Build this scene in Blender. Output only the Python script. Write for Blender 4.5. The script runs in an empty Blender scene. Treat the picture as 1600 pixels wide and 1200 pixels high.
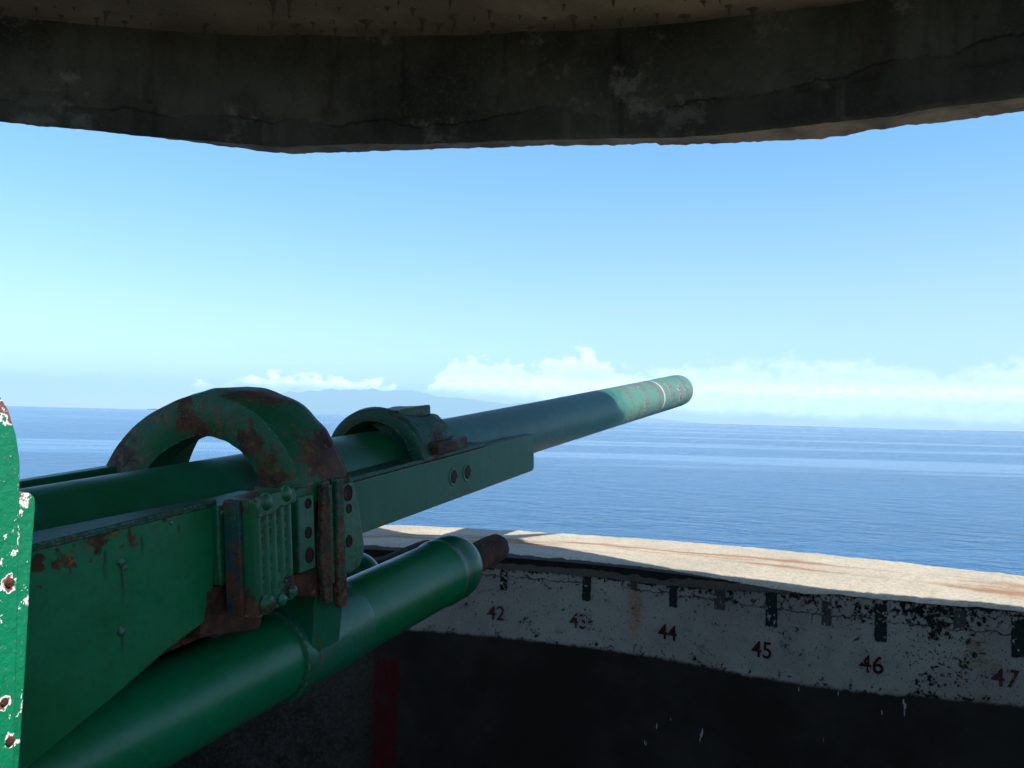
import bpy, bmesh, math, random
from mathutils import Vector, Matrix, noise as mn
random.seed(7)
PI = math.pi
scene = bpy.context.scene
C = scene.collection

# ------------------------------------------------------------------ helpers
def link_mesh(name, bm, mat, parent=None, sharp=38, bevel=0, local=None):
    bmesh.ops.remove_doubles(bm, verts=bm.verts, dist=1e-6)
    bmesh.ops.recalc_face_normals(bm, faces=bm.faces)
    for f in bm.faces: f.smooth = True
    lim = math.radians(sharp)
    for e in bm.edges:
        e.smooth = not (len(e.link_faces) == 2 and e.calc_face_angle(0) > lim)
    me = bpy.data.meshes.new(name); bm.to_mesh(me); bm.free()
    o = bpy.data.objects.new(name, me); C.objects.link(o)
    if mat: me.materials.append(mat)
    if parent is not None: o.parent = parent
    if local is not None: o.matrix_local = local
    if bevel:
        md = o.modifiers.new('bevel', 'BEVEL'); md.width = bevel; md.segments = 2
        md.limit_method = 'ANGLE'; md.angle_limit = math.radians(35); md.harden_normals = True
    return o

def tag(o, label, cat=None, kind=None, group=None):
    if label: o['label'] = label
    if cat: o['category'] = cat
    if kind: o['kind'] = kind
    if group: o['group'] = group
    return o

def box(bm, lo, hi):
    vs = [bm.verts.new((x, y, z)) for x in (lo[0], hi[0]) for y in (lo[1], hi[1]) for z in (lo[2], hi[2])]
    for q in ((0,1,3,2),(4,6,7,5),(0,4,5,1),(2,3,7,6),(0,2,6,4),(1,5,7,3)):
        bm.faces.new([vs[i] for i in q])

def P(u, v, w): return Vector((u, -v, w))          # gun frame: along the bore, to its right, up

def gbox(bm, u0, u1, v0, v1, w0, w1): box(bm, (u0, -v1, w0), (u1, -v0, w1))

def prism_v(bm, uw, v0, v1):
    """outline in the (u,w) plane, thickness from v0 to v1"""
    a = [bm.verts.new(P(u, v0, w)) for u, w in uw]; b = [bm.verts.new(P(u, v1, w)) for u, w in uw]
    n = len(uw); bm.faces.new(a); bm.faces.new(b)
    for i in range(n): bm.faces.new((a[i], a[(i+1) % n], b[(i+1) % n], b[i]))

def prism_u(bm, vw, u0, u1):
    a = [bm.verts.new(P(u0, v, w)) for v, w in vw]; b = [bm.verts.new(P(u1, v, w)) for v, w in vw]
    n = len(vw); bm.faces.new(a); bm.faces.new(b)
    for i in range(n): bm.faces.new((a[i], a[(i+1) % n], b[(i+1) % n], b[i]))

def lathe_u(bm, prof, v=0, w=0, seg=96, a0=0, a1=2*PI, wob=0):
    """prof: (u, r) along the bore direction, axis through (v, w)"""
    full = abs(a1-a0-2*PI) < 1e-6
    n = seg if full else seg+1
    rows = []
    for u, r in prof:
        row = []
        for k in range(n):
            t = a0+(a1-a0)*k/seg
            rr = r
            if wob: rr = r*(1+wob*mn.noise(Vector((u*9, math.cos(t)*2, math.sin(t)*2))))
            row.append(bm.verts.new(P(u, v+rr*math.cos(t), w+rr*math.sin(t))))
        rows.append(row)
    for i in range(len(rows)-1):
        for k in range(seg):
            k2 = (k+1) % n
            bm.faces.new((rows[i][k], rows[i][k2], rows[i+1][k2], rows[i+1][k]))
    return rows

def close_loop_lathe(bm, prof, **kw):
    lathe_u(bm, list(prof)+[prof[0]], **kw)

def dome(bm, c, axis, r, h, seg=14, rings=4):
    """a rivet or knob head at c bulging along axis"""
    ax = Vector(axis).normalized()
    t = ax.orthogonal().normalized(); b = ax.cross(t)
    prev = None
    for i in range(rings+1):
        f = i/rings*PI/2
        rr, hh = r*math.cos(f), h*math.sin(f)
        if i == rings:
            top = bm.verts.new(Vector(c)+ax*h)
            for k in range(seg): bm.faces.new((prev[k], prev[(k+1) % seg], top))
        else:
            row = [bm.verts.new(Vector(c)+ax*hh+(t*math.cos(2*PI*k/seg)+b*math.sin(2*PI*k/seg))*rr) for k in range(seg)]
            if prev:
                for k in range(seg): bm.faces.new((prev[k], prev[(k+1) % seg], row[(k+1) % seg], row[k]))
            else: bm.faces.new(row)
            prev = row

def fbm(p, o=4, h=0.6):
    s, a, q = 0, 1, Vector(p)
    for _ in range(o):
        s += a*mn.noise(q); a *= h; q = q*2.1+Vector((3.1, 1.7, .4))
    return s

def lerp_table(tab, x):
    if x <= tab[0][0]: return tab[0][1]
    for (a, b), (c, d) in zip(tab, tab[1:]):
        if x <= c: return b+(d-b)*(x-a)/(c-a)
    return tab[-1][1]

# ------------------------------------------------------------------ material kit
class NT:
    def __init__(self, name):
        self.m = bpy.data.materials.new(name); self.m.use_nodes = True
        self.t = self.m.node_tree; self.t.nodes.clear()
        self.out = self.n('ShaderNodeOutputMaterial')
    def n(self, ty, **kw):
        x = self.t.nodes.new(ty)
        for k, v in kw.items(): setattr(x, k, v)
        return x
    def l(self, a, b): self.t.links.new(a, b)
    def setin(self, node, key, val):
        if val is None: return
        if hasattr(val, 'is_linked') or isinstance(val, bpy.types.NodeSocket): self.l(val, node.inputs[key])
        else: node.inputs[key].default_value = val
    def coord(self, kind='Object'):
        return self.n('ShaderNodeTexCoord').outputs[kind]
    def mapping(self, v, scale=(1,1,1), loc=(0,0,0), rot=(0,0,0)):
        x = self.n('ShaderNodeMapping'); self.l(v, x.inputs['Vector'])
        x.inputs['Scale'].default_value = scale; x.inputs['Location'].default_value = loc; x.inputs['Rotation'].default_value = rot
        return x.outputs[0]
    def noise(self, v, scale, detail=5, rough=.55, dist=0.0, kind=None):
        x = self.n('ShaderNodeTexNoise')
        self.l(v, x.inputs['Vector']); x.inputs['Scale'].default_value = scale
        x.inputs['Detail'].default_value = detail; x.inputs['Roughness'].default_value = rough; x.inputs['Distortion'].default_value = dist
        return x.outputs['Fac']
    def voro(self, v, scale, feature='F1'):
        x = self.n('ShaderNodeTexVoronoi', feature=feature); self.l(v, x.inputs['Vector']); x.inputs['Scale'].default_value = scale
        return x.outputs['Distance']
    def math(self, op, a, b=None, c=None, clamp=False):
        x = self.n('ShaderNodeMath', operation=op); x.use_clamp = clamp
        for i, s in enumerate((a, b, c)):
            if s is not None: self.setin(x, i, s)
        return x.outputs[0]
    def step(self, v, lo, hi, a=0.0, b=1.0):
        x = self.n('ShaderNodeMapRange'); x.interpolation_type = 'SMOOTHSTEP'
        self.setin(x, 0, v); self.setin(x, 1, lo); self.setin(x, 2, hi); self.setin(x, 3, a); self.setin(x, 4, b)
        return x.outputs[0]
    def mix(self, f, a, b):
        x = self.n('ShaderNodeMix', data_type='RGBA')
        self.setin(x, 0, f)
        for i, s in ((6, a), (7, b)):
            if isinstance(s, bpy.types.NodeSocket): self.l(s, x.inputs[i])
            else: x.inputs[i].default_value = (*s, 1)
        return x.outputs[2]
    def mixf(self, f, a, b):
        x = self.n('ShaderNodeMix', data_type='FLOAT')
        self.setin(x, 0, f); self.setin(x, 2, a); self.setin(x, 3, b)
        return x.outputs[0]
    def sep(self, v):
        x = self.n('ShaderNodeSeparateXYZ'); self.l(v, x.inputs[0]); return x.outputs
    def bump(self, h, dist, strength=1.0, normal=None):
        x = self.n('ShaderNodeBump'); self.l(h, x.inputs['Height'])
        x.inputs['Distance'].default_value = dist; x.inputs['Strength'].default_value = strength
        if normal is not None: self.l(normal, x.inputs['Normal'])
        return x.outputs[0]
    def pbr(self, col, rough, normal=None, spec=.5, metal=0.0, coat=0.0, coatr=.2):
        x = self.n('ShaderNodeBsdfPrincipled')
        for k, s in (('Base Color', col), ('Roughness', rough), ('Metallic', metal), ('Specular IOR Level', spec)):
            if isinstance(s, bpy.types.NodeSocket): self.l(s, x.inputs[k])
            else: x.inputs[k].default_value = (*s, 1) if isinstance(s, tuple) else s
        x.inputs['Coat Weight'].default_value = coat; x.inputs['Coat Roughness'].default_value = coatr
        if normal is not None: self.l(normal, x.inputs['Normal'])
        self.l(x.outputs[0], self.out.inputs['Surface'])
        return x

RUST_D, RUST_M, RUST_L = (.030, .013, .008), (.10, .036, .014), (.30, .11, .04)

def paint(name, base=(.0006, .148, .047), alt=(.0006, .108, .026), rust=.66, edge=1.0, spots=(), rough=.36, speck=.72,
          streak=0.0, chips=0.0, edgecol=None, dents=.010, ring=None, drips=(), topband=None, mottle=0.0, edgespeck=0.0, chipspots=(), coat=.06, bumpy=.004, primer=0.0, seed=0.0):
    """old gloss paint over steel: rust blotches, worn edges, drips, pale flecks"""
    t = NT(name); co = t.mapping(t.coord(), loc=(seed, seed*.7, seed*.3))
    raw = t.coord()
    n1 = t.noise(co, 2.3, 6, .6); n2 = t.noise(co, 13, 6, .65); n3 = t.noise(co, 60, 4, .6)
    col = t.mix(t.step(n1, .35, .68), base, alt)
    col = t.mix(t.step(n3, .45, .75, 0, .35), col, tuple(c*.45 for c in base))
    run = t.noise(t.mapping(co, scale=(16, 16, 1.8)), 1.0, 5, .6)
    col = t.mix(t.step(run, .52, .74, 0, .30), col, (.018, .125, .070))
    col = t.mix(t.step(run, .46, .28, 0, .35), col, tuple(c*.5 for c in base))
    # blotchy rust
    blotch = t.math('ADD', t.math('MULTIPLY', t.noise(co, 4.5, 7, .7), .75), t.math('MULTIPLY', n2, .25))
    mask = t.step(blotch, rust-.05, rust+.05)
    if streak:
        sv = t.noise(t.mapping(co, scale=(30, 30, 1.6)), 1.0, 5, .65)
        mask = t.math('MAXIMUM', mask, t.step(t.math('ADD', sv, t.math('MULTIPLY', t.math('SUBTRACT', n2, .5), .35)), .70-streak, .80-streak))
    if spots:
        wn = t.n('ShaderNodeTexNoise'); t.l(raw, wn.inputs['Vector']); wn.inputs['Scale'].default_value = 14; wn.inputs['Detail'].default_value = 5; wn.inputs['Roughness'].default_value = .65
        wv = t.n('ShaderNodeVectorMath', operation='MULTIPLY_ADD'); t.l(wn.outputs['Color'], wv.inputs[0]); wv.inputs[1].default_value = (.16, .16, .16); wv.inputs[2].default_value = (-.08, -.08, -.08)
        wp = t.n('ShaderNodeVectorMath', operation='ADD'); t.l(raw, wp.inputs[0]); t.l(wv.outputs[0], wp.inputs[1])
    for (c, r) in spots:
        d = t.n('ShaderNodeVectorMath', operation='DISTANCE'); t.l(wp.outputs[0], d.inputs[0]); d.inputs[1].default_value = c
        dd = t.math('DIVIDE', d.outputs['Value'], r)
        dd = t.math('ADD', dd, t.math('MULTIPLY', t.math('SUBTRACT', n2, .5), 1.5))
        dd = t.math('ADD', dd, t.math('MULTIPLY', t.math('SUBTRACT', n3, .5), .9))
        mask = t.math('MAXIMUM', mask, t.step(dd, 1.08, .72))
    if edge:
        bv = t.n('ShaderNodeBevel', samples=6); bv.inputs['Radius'].default_value = .012
        geo = t.n('ShaderNodeNewGeometry')
        dt = t.n('ShaderNodeVectorMath', operation='DOT_PRODUCT'); t.l(bv.outputs[0], dt.inputs[0]); t.l(geo.outputs['Normal'], dt.inputs[1])
        ew = t.step(dt.outputs['Value'], .985, .90)
        em = t.math('MULTIPLY', ew, t.step(t.noise(co, 9, 6, .7), .56-.10*edge, .66-.10*edge))
        if not edgecol: mask = t.math('MAXIMUM', mask, em)
    rc = t.mix(t.step(n2, .35, .6), RUST_D, RUST_M)
    rc = t.mix(t.step(t.noise(co, 34, 5, .7), .6, .72), rc, RUST_L)
    rc = t.mix(t.step(t.noise(co, 70, 3, .6), .60, .66), rc, tuple(c*.55 for c in base))
    col = t.mix(mask, col, rc)
    if edge and edgecol: col = t.mix(em, col, edgecol)
    if primer:
        pm = t.step(t.math('ADD', t.noise(co, 7, 6, .68), t.math('MULTIPLY', n3, .12)), .80-primer, .82-primer)
        col = t.mix(pm, col, (.30, .075, .05)); 
    if speck < 1:
        sp = t.math('MULTIPLY', t.step(t.voro(co, 95), .26, .12), t.step(t.noise(co, 11, 4, .6), speck-.12, speck))
        col = t.mix(t.math('MULTIPLY', sp, .8), col, (.06, .16, .11))
    if chips:
        cn = t.math('ADD', t.noise(co, 15, 6, .68), t.math('MULTIPLY', t.math('SUBTRACT', n3, .2), .16))
        for (c, r) in chipspots:
            d = t.n('ShaderNodeVectorMath', operation='DISTANCE'); t.l(raw, d.inputs[0]); d.inputs[1].default_value = c
            cn = t.math('ADD', cn, t.step(d.outputs['Value'], r, r*.55, 0, .16))
        ch = t.step(cn, .76-chips, .775-chips)
        col = t.mix(ch, col, (.72, .68, .66))
        col = t.mix(t.step(cn, .80-chips, .84-chips), col, (.17, .07, .06))
    if mottle:
        mo = t.step(t.math('ADD', t.math('MULTIPLY', t.noise(co, 26, 7, .72), .62), t.math('MULTIPLY', t.noise(co, 4.2, 4, .6), .38)), .60-mottle, .655-mottle)
        col = t.mix(t.math('MULTIPLY', mo, .8), col, t.mix(t.step(n3, .42, .6), (.055, .030, .010), (.11, .075, .022)))
    if ring:
        uu = t.math('ADD', t.sep(raw)[0], t.math('MULTIPLY', t.math('SUBTRACT', n2, .5), .02))
        rm_ = t.math('MULTIPLY', t.step(uu, ring[0]-.006, ring[0]+.004), t.step(uu, ring[1]+.006, ring[1]-.004))
        col = t.mix(t.math('MULTIPLY', rm_, .8), col, (.05, .022, .010))
        col = t.mix(t.math('MULTIPLY', t.step(uu, ring[1]-.01, ring[1]+.02), .55), col, (.001, .045, .028))
    if topband:
        w_ = t.sep(raw)[2]
        tb = t.math('MULTIPLY', t.step(w_, topband[0], topband[1]), t.step(t.math('ADD', t.noise(co, 24, 7, .72), t.math('MULTIPLY', t.noise(t.mapping(co, scale=(1, 1, .5)), 6, 3, .6), .5)), .76, .86))
        col = t.mix(t.math('MULTIPLY', tb, .85), col, t.mix(t.step(n3, .42, .6), (.045, .026, .010), (.16, .062, .02)))
    for (u_, wt_, ln_) in drips:
        ss = t.sep(raw)
        dd = t.math('ABSOLUTE', t.math('SUBTRACT', t.math('ADD', ss[0], t.math('MULTIPLY', t.math('SUBTRACT', t.noise(t.mapping(raw, scale=(1, 1, 3)), 9, 4, .6), .5), .012)), u_))
        dm = t.math('MULTIPLY', t.step(dd, .007, .001), t.math('MULTIPLY', t.step(ss[2], wt_-ln_, wt_-ln_*.25), t.step(ss[2], wt_+.004, wt_-.004)))
        col = t.mix(t.math('MULTIPLY', dm, .75), col, (.006, .016, .006))
    if edge and edgespeck:
        es = t.math('MULTIPLY', ew, t.step(t.noise(co, 85, 4, .7), .60-edgespeck, .66-edgespeck))
        col = t.mix(t.math('MULTIPLY', es, .75), col, (.14, .27, .20))
    rg = t.mixf(mask, t.math('ADD', rough, t.math('MULTIPLY', n2, .16)), .88)
    h = t.math('ADD', t.math('MULTIPLY', n1, .6), t.math('MULTIPLY', n3, .35))
    h = t.math('ADD', h, t.math('MULTIPLY', t.math('MULTIPLY', mask, t.noise(co, 90, 3, .7)), .8))
    h = t.math('SUBTRACT', h, t.math('MULTIPLY', mask, .35))
    dn = t.bump(t.math('ADD', t.noise(co, 2.6, 3, .5), t.math('MULTIPLY', t.noise(co, 8.0, 3, .5), .3)), dents, 1.0)
    t.pbr(col, rg, t.bump(h, bumpy, .8, dn), spec=.3, coat=coat)
    return t.m

def concrete(name, base, dark, rust=.72, bumpd=.01, patch=None, rough=.92, scale=1.0, streak=0.0, crack=None):
    t = NT(name); co = t.coord()
    n1 = t.noise(co, 1.3*scale, 7, .62); n2 = t.noise(co, 9*scale, 6, .65); n3 = t.noise(co, 55*scale, 4, .7)
    col = t.mix(t.step(n1, .36, .66), base, dark)
    col = t.mix(t.step(n2, .48, .72, 0, .6), col, tuple(c*.55 for c in base))
    col = t.mix(t.step(n3, .5, .75, 0, .45), col, tuple(min(1, c*1.5) for c in base))
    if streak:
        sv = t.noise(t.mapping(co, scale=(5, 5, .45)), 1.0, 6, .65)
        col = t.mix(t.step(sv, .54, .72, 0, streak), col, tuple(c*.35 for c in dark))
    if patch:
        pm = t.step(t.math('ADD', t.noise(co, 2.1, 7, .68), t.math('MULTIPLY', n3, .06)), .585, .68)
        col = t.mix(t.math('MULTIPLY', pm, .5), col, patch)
    rm = t.step(t.noise(t.mapping(co, scale=(1, 1, .4), loc=(5, 2, 0)), 3.1, 6, .7), rust, rust+.09)
    col = t.mix(t.math('MULTIPLY', rm, .75), col, (.16, .06, .025))
    if crack:
        z = t.sep(co)[2]
        cl = t.math('ADD', crack, t.math('MULTIPLY', t.math('SUBTRACT', t.noise(t.mapping(co, scale=(1, 1, .2)), 1.4, 8, .62), .5), .34))
        dz = t.math('SUBTRACT', z, cl)
        below = t.step(dz, .004, -.004)
        col = t.mix(t.math('MULTIPLY', below, .35), col, (.03, .036, .034))
        ln = t.math('MULTIPLY', t.step(t.math('ABSOLUTE', dz), .010, .004), t.step(n1, .40, .52))
        col = t.mix(t.math('MULTIPLY', ln, .6), col, (.01, .01, .01))
        st = t.noise(t.mapping(co, scale=(7, 7, .8)), 1.0, 5, .6)
        col = t.mix(t.math('MULTIPLY', t.math('MULTIPLY', below, t.step(st, .56, .70)), .4), col, (.22, .20, .18))
        rd = t.math('MULTIPLY', t.step(t.noise(t.mapping(co, scale=(2.2, 2.2, 1.1), loc=(3, 3, 1)), 1.0, 5, .6), .60, .72), .7)
        col = t.mix(rd, col, (.06, .025, .012))
    h = t.math('ADD', t.math('MULTIPLY', n2, .8), t.math('MULTIPLY', n3, .4))
    t.pbr(col, rough, t.bump(h, bumpd, 1.0), spec=.3)
    return t.m

# ------------------------------------------------------------------ paints
M_body = paint('green_paint_body', base=(.0006, .088, .030), alt=(.0006, .064, .016), rust=.70, edge=.5, speck=.78, bumpy=.003)
M_plate = paint('green_paint_plate', topband=(.035, .09), drips=((-2.752, .02, .10), (-2.70, .06, .05), (-2.79, .05, .07), (-2.6, .065, .03), (-2.758, -.12, .06)), rust=.74, edge=.9, speck=.8, bumpy=.003, seed=2.2,
                spots=((P(-2.86, .3, .045), .032), (P(-2.80, .3, .078), .025), (P(-2.73, .3, .07), .022), (P(-2.93, .3, .05), .03), (P(-2.62, .3, .08), .016)))
M_hoop = paint('green_paint_hoop', base=(.0006, .085, .027), alt=(.0006, .058, .014), rust=.625, edge=.6, speck=.60, mottle=.085, edgespeck=.05, bumpy=.010, rough=.45, seed=4.1, coat=.1,
               spots=((P(-2.06, .07, .315), .10), (P(-2.13, .11, .30), .06), (P(-2.2, -.06, .245), .055), (P(-2.2, -.02, .225), .04), (P(-2.1, .28, .12), .085),
                      (P(-2.03, .285, .12), .09), (P(-2.2, -.27, .13), .10), (P(-2.2, .22, .11), .07), (P(-2.2,.16,.2), .05)))
M_bracket = paint('green_paint_bracket', base=(.002, .125, .060), alt=(.002, .09, .026), rust=.60, edge=1.2, speck=.58, streak=.03, mottle=.04, edgespeck=.12, bumpy=.008, rough=.38, seed=6.3, coat=.2)
M_tank = paint('green_paint_ribbed', base=(.0015, .115, .048), alt=(.0015, .085, .022), rust=.66, edge=1.3, speck=.62, streak=.0, mottle=.02, edgespeck=.10, bumpy=.005, rough=.36, seed=1.3, coat=.2,
               spots=((P(-2.44, .35, .08), .05), (P(-2.47, .4, -.15), .045), (P(-2.36, .4, -.115), .03)))
M_cyl = paint('green_gloss_cylinder', base=(.0006, .140, .050), alt=(.0006, .112, .028), rust=.74, edge=.4, speck=.78, ring=(-1.265, -1.24), bumpy=.0025, rough=.30, coat=.12, seed=3.7,
              spots=((P(-1.62, .2, -.51), .05), (P(-1.95, .23, -.49), .035), (P(-2.02, .24, -.48), .02)))
M_clamp = paint('green_paint_clamp', base=(.0006, .060, .028), alt=(.0006, .040, .014), rust=.62, edge=.9, speck=.54, mottle=.05, edgespeck=.10, bumpy=.014, rough=.5, seed=8.2, coat=.1,
                spots=((P(-1.15, .26, .07), .08), (P(-1.3, .25, .08), .09)))
M_beam = paint('green_paint_beam', base=(.002, .108, .052), alt=(.0018, .092, .038), dents=.006, rust=.80, edge=1.3, edgecol=(.20, .05, .045), speck=.82, bumpy=.002, rough=.45, seed=5.2, primer=.0, coat=.1)
M_shield = paint('thick_green_paint_shield', base=(.0015, .185, .085), alt=(.0015, .15, .06), rust=.80, edge=.2, speck=.5, chips=.125, chipspots=((P(-3.093, .45, .083), .020), (P(-3.112, .45, -.1), .018), (P(-3.106, .45, -.165), .018), (P(-3.085, .45, .35), .026)), bumpy=.012, rough=.38, seed=7.7, coat=.15)
M_strut = paint('rusty_green_strut', base=(.0015, .07, .026), alt=(.001, .05, .012), rust=.50, edge=1.6, speck=.56, mottle=.07, edgespeck=.14, bumpy=.012, rough=.5, seed=12.3, coat=.05)
M_rust = paint('rusty_steel', base=(.05, .016, .010), alt=(.03, .011, .008), rust=.5, edge=.3, speck=.7, bumpy=.012, rough=.8, coat=0, seed=9.0)
M_bore = NT('dark_bore'); M_bore.pbr((.01, .01, .01), .8); M_bore = M_bore.m

def barrel_paint():
    t = NT('chalky_green_barrel_paint'); co = t.coord(); s = t.sep(co)
    n1 = t.noise(co, 3, 6, .6); n2 = t.noise(co, 16, 6, .68); n3 = t.noise(co, 75, 4, .65)
    col = t.mix(t.step(n1, .36, .66), (.008, .088, .066), (.011, .108, .084))
    col = t.mix(t.step(n2, .5, .75, 0, .5), col, (.03, .13, .10))
    # paler green towards the muzzle
    pale = t.step(t.math('ADD', s[0], t.math('MULTIPLY', t.math('SUBTRACT', n2, .5), .6)), .75, 1.25)
    col = t.mix(pale, col, t.mix(n2, (.055, .185, .125), (.085, .215, .155)))
    # worn rings: grey-brown bare bands of the muzzle
    ring = t.noise(t.mapping(co, scale=(7.5, 1.1, 1.1)), 1.0, 6, .66)
    band = t.math('MULTIPLY', t.step(ring, .47, .58), t.step(s[0], .95, 1.25))
    band = t.math('MULTIPLY', band, t.step(n2, .36, .52))
    col = t.mix(t.math('MULTIPLY', band, .85), col, t.mix(t.step(n3, .4, .6), (.19, .16, .14), (.08, .05, .045)))
    flake = t.math('MULTIPLY', t.step(t.noise(t.mapping(co, scale=(9, 5, 5)), 1.0, 6, .7), .575, .60), t.step(s[0], 1.0, 1.2))
    col = t.mix(flake, col, t.mix(t.step(n3, .45, .55), (.045, .018, .014), (.38, .33, .31)))
    line = t.math('LESS_THAN', t.math('ABSOLUTE', t.math('SUBTRACT', s[0], 1.87)), .012)
    line = t.math('MULTIPLY', line, t.step(n2, .34, .46))
    col = t.mix(line, col, (.5, .48, .43))
    dots = t.math('MULTIPLY', t.step(t.voro(co, 28), .16, .08), t.step(n1, .44, .6))
    col = t.mix(dots, col, (.02, .012, .01))
    rm = t.step(t.math('ADD', t.noise(co, 5, 6, .7), t.math('MULTIPLY', s[2], -1.4)), .80, .90)
    col = t.mix(t.math('MULTIPLY', rm, .7), col, (.12, .05, .03))
    h = t.math('ADD', n2, t.math('MULTIPLY', n3, .5)); h = t.math('SUBTRACT', h, t.math('MULTIPLY', flake, .8))
    t.pbr(col, t.math('ADD', .36, t.math('MULTIPLY', n2, .22)), t.bump(h, .004, .8), spec=.32, coat=.05, coatr=.3)
    return t.m
M_barrel = barrel_paint()

# ------------------------------------------------------------------ the gun
ROOT = (-1.62, .78)                                     # foot of the pedestal on the pit floor
yaw = math.radians(90-25.2295); elev = math.radians(5.929)
G = Matrix.Translation((.1308, 4.3945, 2.2563)) @ Matrix.Rotation(yaw, 4, 'Z') @ Matrix.Rotation(-elev, 4, 'Y')
gun = bpy.data.objects.new('coastal_gun', None); C.objects.link(gun)
_ax = Vector((.42396, .89977, .10330)); _u = -4.1
_b = Vector((.1308, 4.3945, 2.2563))+_ax*_u
gun.location = (_b.x, _b.y, 0); gun.rotation_euler = (0, 0, yaw)
tag(gun, 'green painted rusty coastal artillery gun pointing out over the sea from its pit', 'gun')
LOC = (Matrix.Translation(gun.location) @ Matrix.Rotation(yaw, 4, 'Z')).inverted() @ G
I4 = Matrix.Identity(4)
def part(name, bm, mat, parent=None, **kw):
    if parent is None: return link_mesh(name, bm, mat, gun, local=LOC, **kw)
    return link_mesh(name, bm, mat, parent, local=I4, **kw)

# barrel with its bore
bm = bmesh.new()
prof = [(-4.9, .15), (-2.9, .148), (-2.2, .132), (-1.6, .127), (-.9, .122), (0, .119), (.6, .1185), (1.2, .118), (1.8, .1185), (2.2, .119), (2.6, .119),
        (2.66, .117), (2.69, .110), (2.70, .10), (2.70, .078), (2.68, .072), (2.2, .071), (1.5, .071)]
fine = []
for (a, b), (c, d) in zip(prof, prof[1:]):
    k = max(1, int(abs(c-a)/.12))
    fine += [(a+(c-a)*i/k, b+(d-b)*i/k) for i in range(k)]
fine.append(prof[-1])
lathe_u(bm, fine, seg=96, wob=.004)
barrel = part('barrel', bm, M_barrel)
barrel['label'] = 'long gun barrel, its front end pale green with worn rings'
bm = bmesh.new(); lathe_u(bm, [(1.5, .071), (1.5, .0005)], seg=48); part('bore', bm, M_bore, barrel)
# jacket round the rear of the barrel
bm = bmesh.new()
lathe_u(bm, [(-4.85, .10), (-4.85, .165), (-3.4, .160), (-2.75, .146), (-2.1, .1335), (-1.42, .1285), (-1.40, .124), (-1.38, .119)], seg=80)
part('barrel_jacket', bm, M_body)
# breech ring and block
bm = bmesh.new(); gbox(bm, -5.35, -4.852, -.21, .21, -.22, .21); br = part('breech', bm, M_body, bevel=.03)
bm = bmesh.new(); lathe_u(bm, [(-5.47, .0005), (-5.47, .10), (-5.44, .115), (-5.352, .118)], seg=40); part('breech_block', bm, M_rust, br)

# cradle side plates
outline = [(-2.485, .092), (-2.492, -.02), (-2.507, -.107), (-2.516, -.150), (-2.524, -.163), (-2.548, -.172), (-2.635, -.193), (-2.769, -.239), (-2.963, -.300), (-3.2, -.372), (-3.7, -.40), (-4.6, -.36), (-4.8, -.2), (-4.8, .098), (-2.941, .098)]
bm = bmesh.new(); prism_v(bm, outline, .255, .300)
sp = part('side_plate', bm, M_plate, bevel=.006); sp['label'] = 'broad flat cradle plate with round rivets, nearest the camera'
for (u, w, r) in ((-2.752, .020, .010), (-2.745, .006, .006), (-2.758, -.118, .010), (-2.62, .072, .005), (-3.02, .03, .010), (-3.02, -.2, .010)):
    b2 = bmesh.new(); dome(b2, P(u, .3005, w), (0, -1, 0), r, r*.7); part('rivet', b2, M_bracket, sp)
bm = bmesh.new(); prism_v(bm, [(u+(.27 if u > -2.6 else 0), w+(.024 if w > 0 else 0)) for u, w in outline], -.300, -.255); part('side_plate', bm, M_body, bevel=.006)
b2 = bmesh.new()
fl_ = [[b2.verts.new(P(u, v, w)) for v, w in ((va, .0985), (.303, .0985), (.303, .0835), (va, .0835))] for u, va in ((-4.8, .19), (-3.4, .19), (-2.9, .20), (-2.68, .232), (-2.488, .262))]
for a, b in zip(fl_, fl_[1:]):
    for k in range(4): b2.faces.new((a[k], a[(k+1) % 4], b[(k+1) % 4], b[k]))
b2.faces.new(fl_[0]); b2.faces.new(fl_[-1])
part('top_flange', b2, M_clamp, sp, bevel=.004)
bm = bmesh.new(); prism_v(bm, [(-3.9, -.20), (-3.9, -.22), (-2.30, -.22), (-2.28, -.20)], -.25, .252); part('cradle_floor', bm, M_rust)
bm = bmesh.new(); gbox(bm, -3.6, -2.25, -.03, .03, -.42, -.221); part('cradle_web', bm, M_rust)
# cradle trough under the barrel
bm = bmesh.new()
rows = []
tro = [(-3.6, .15, .04), (-3.4, .20, .0), (-2.4, .205, .0), (-2.0, .19, .0), (-1.55, .188, .0), (-1.40, .182, .0), (-1.30, .170, .0), (-1.22, .150, .0), (-1.20, .138, .0)]
for u, r, dz in tro:
    rows.append([bm.verts.new(P(u, r*math.cos(t), r*math.sin(t))) for t in [PI+PI*k/24 for k in range(25)]])
for a, b in zip(rows, rows[1:]):
    for k in range(24): bm.faces.new((a[k], a[k+1], b[k+1], b[k]))
bmesh.ops.solidify(bm, geom=bm.faces[:], thickness=.012)
part('cradle_trough', bm, M_rust)
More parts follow.
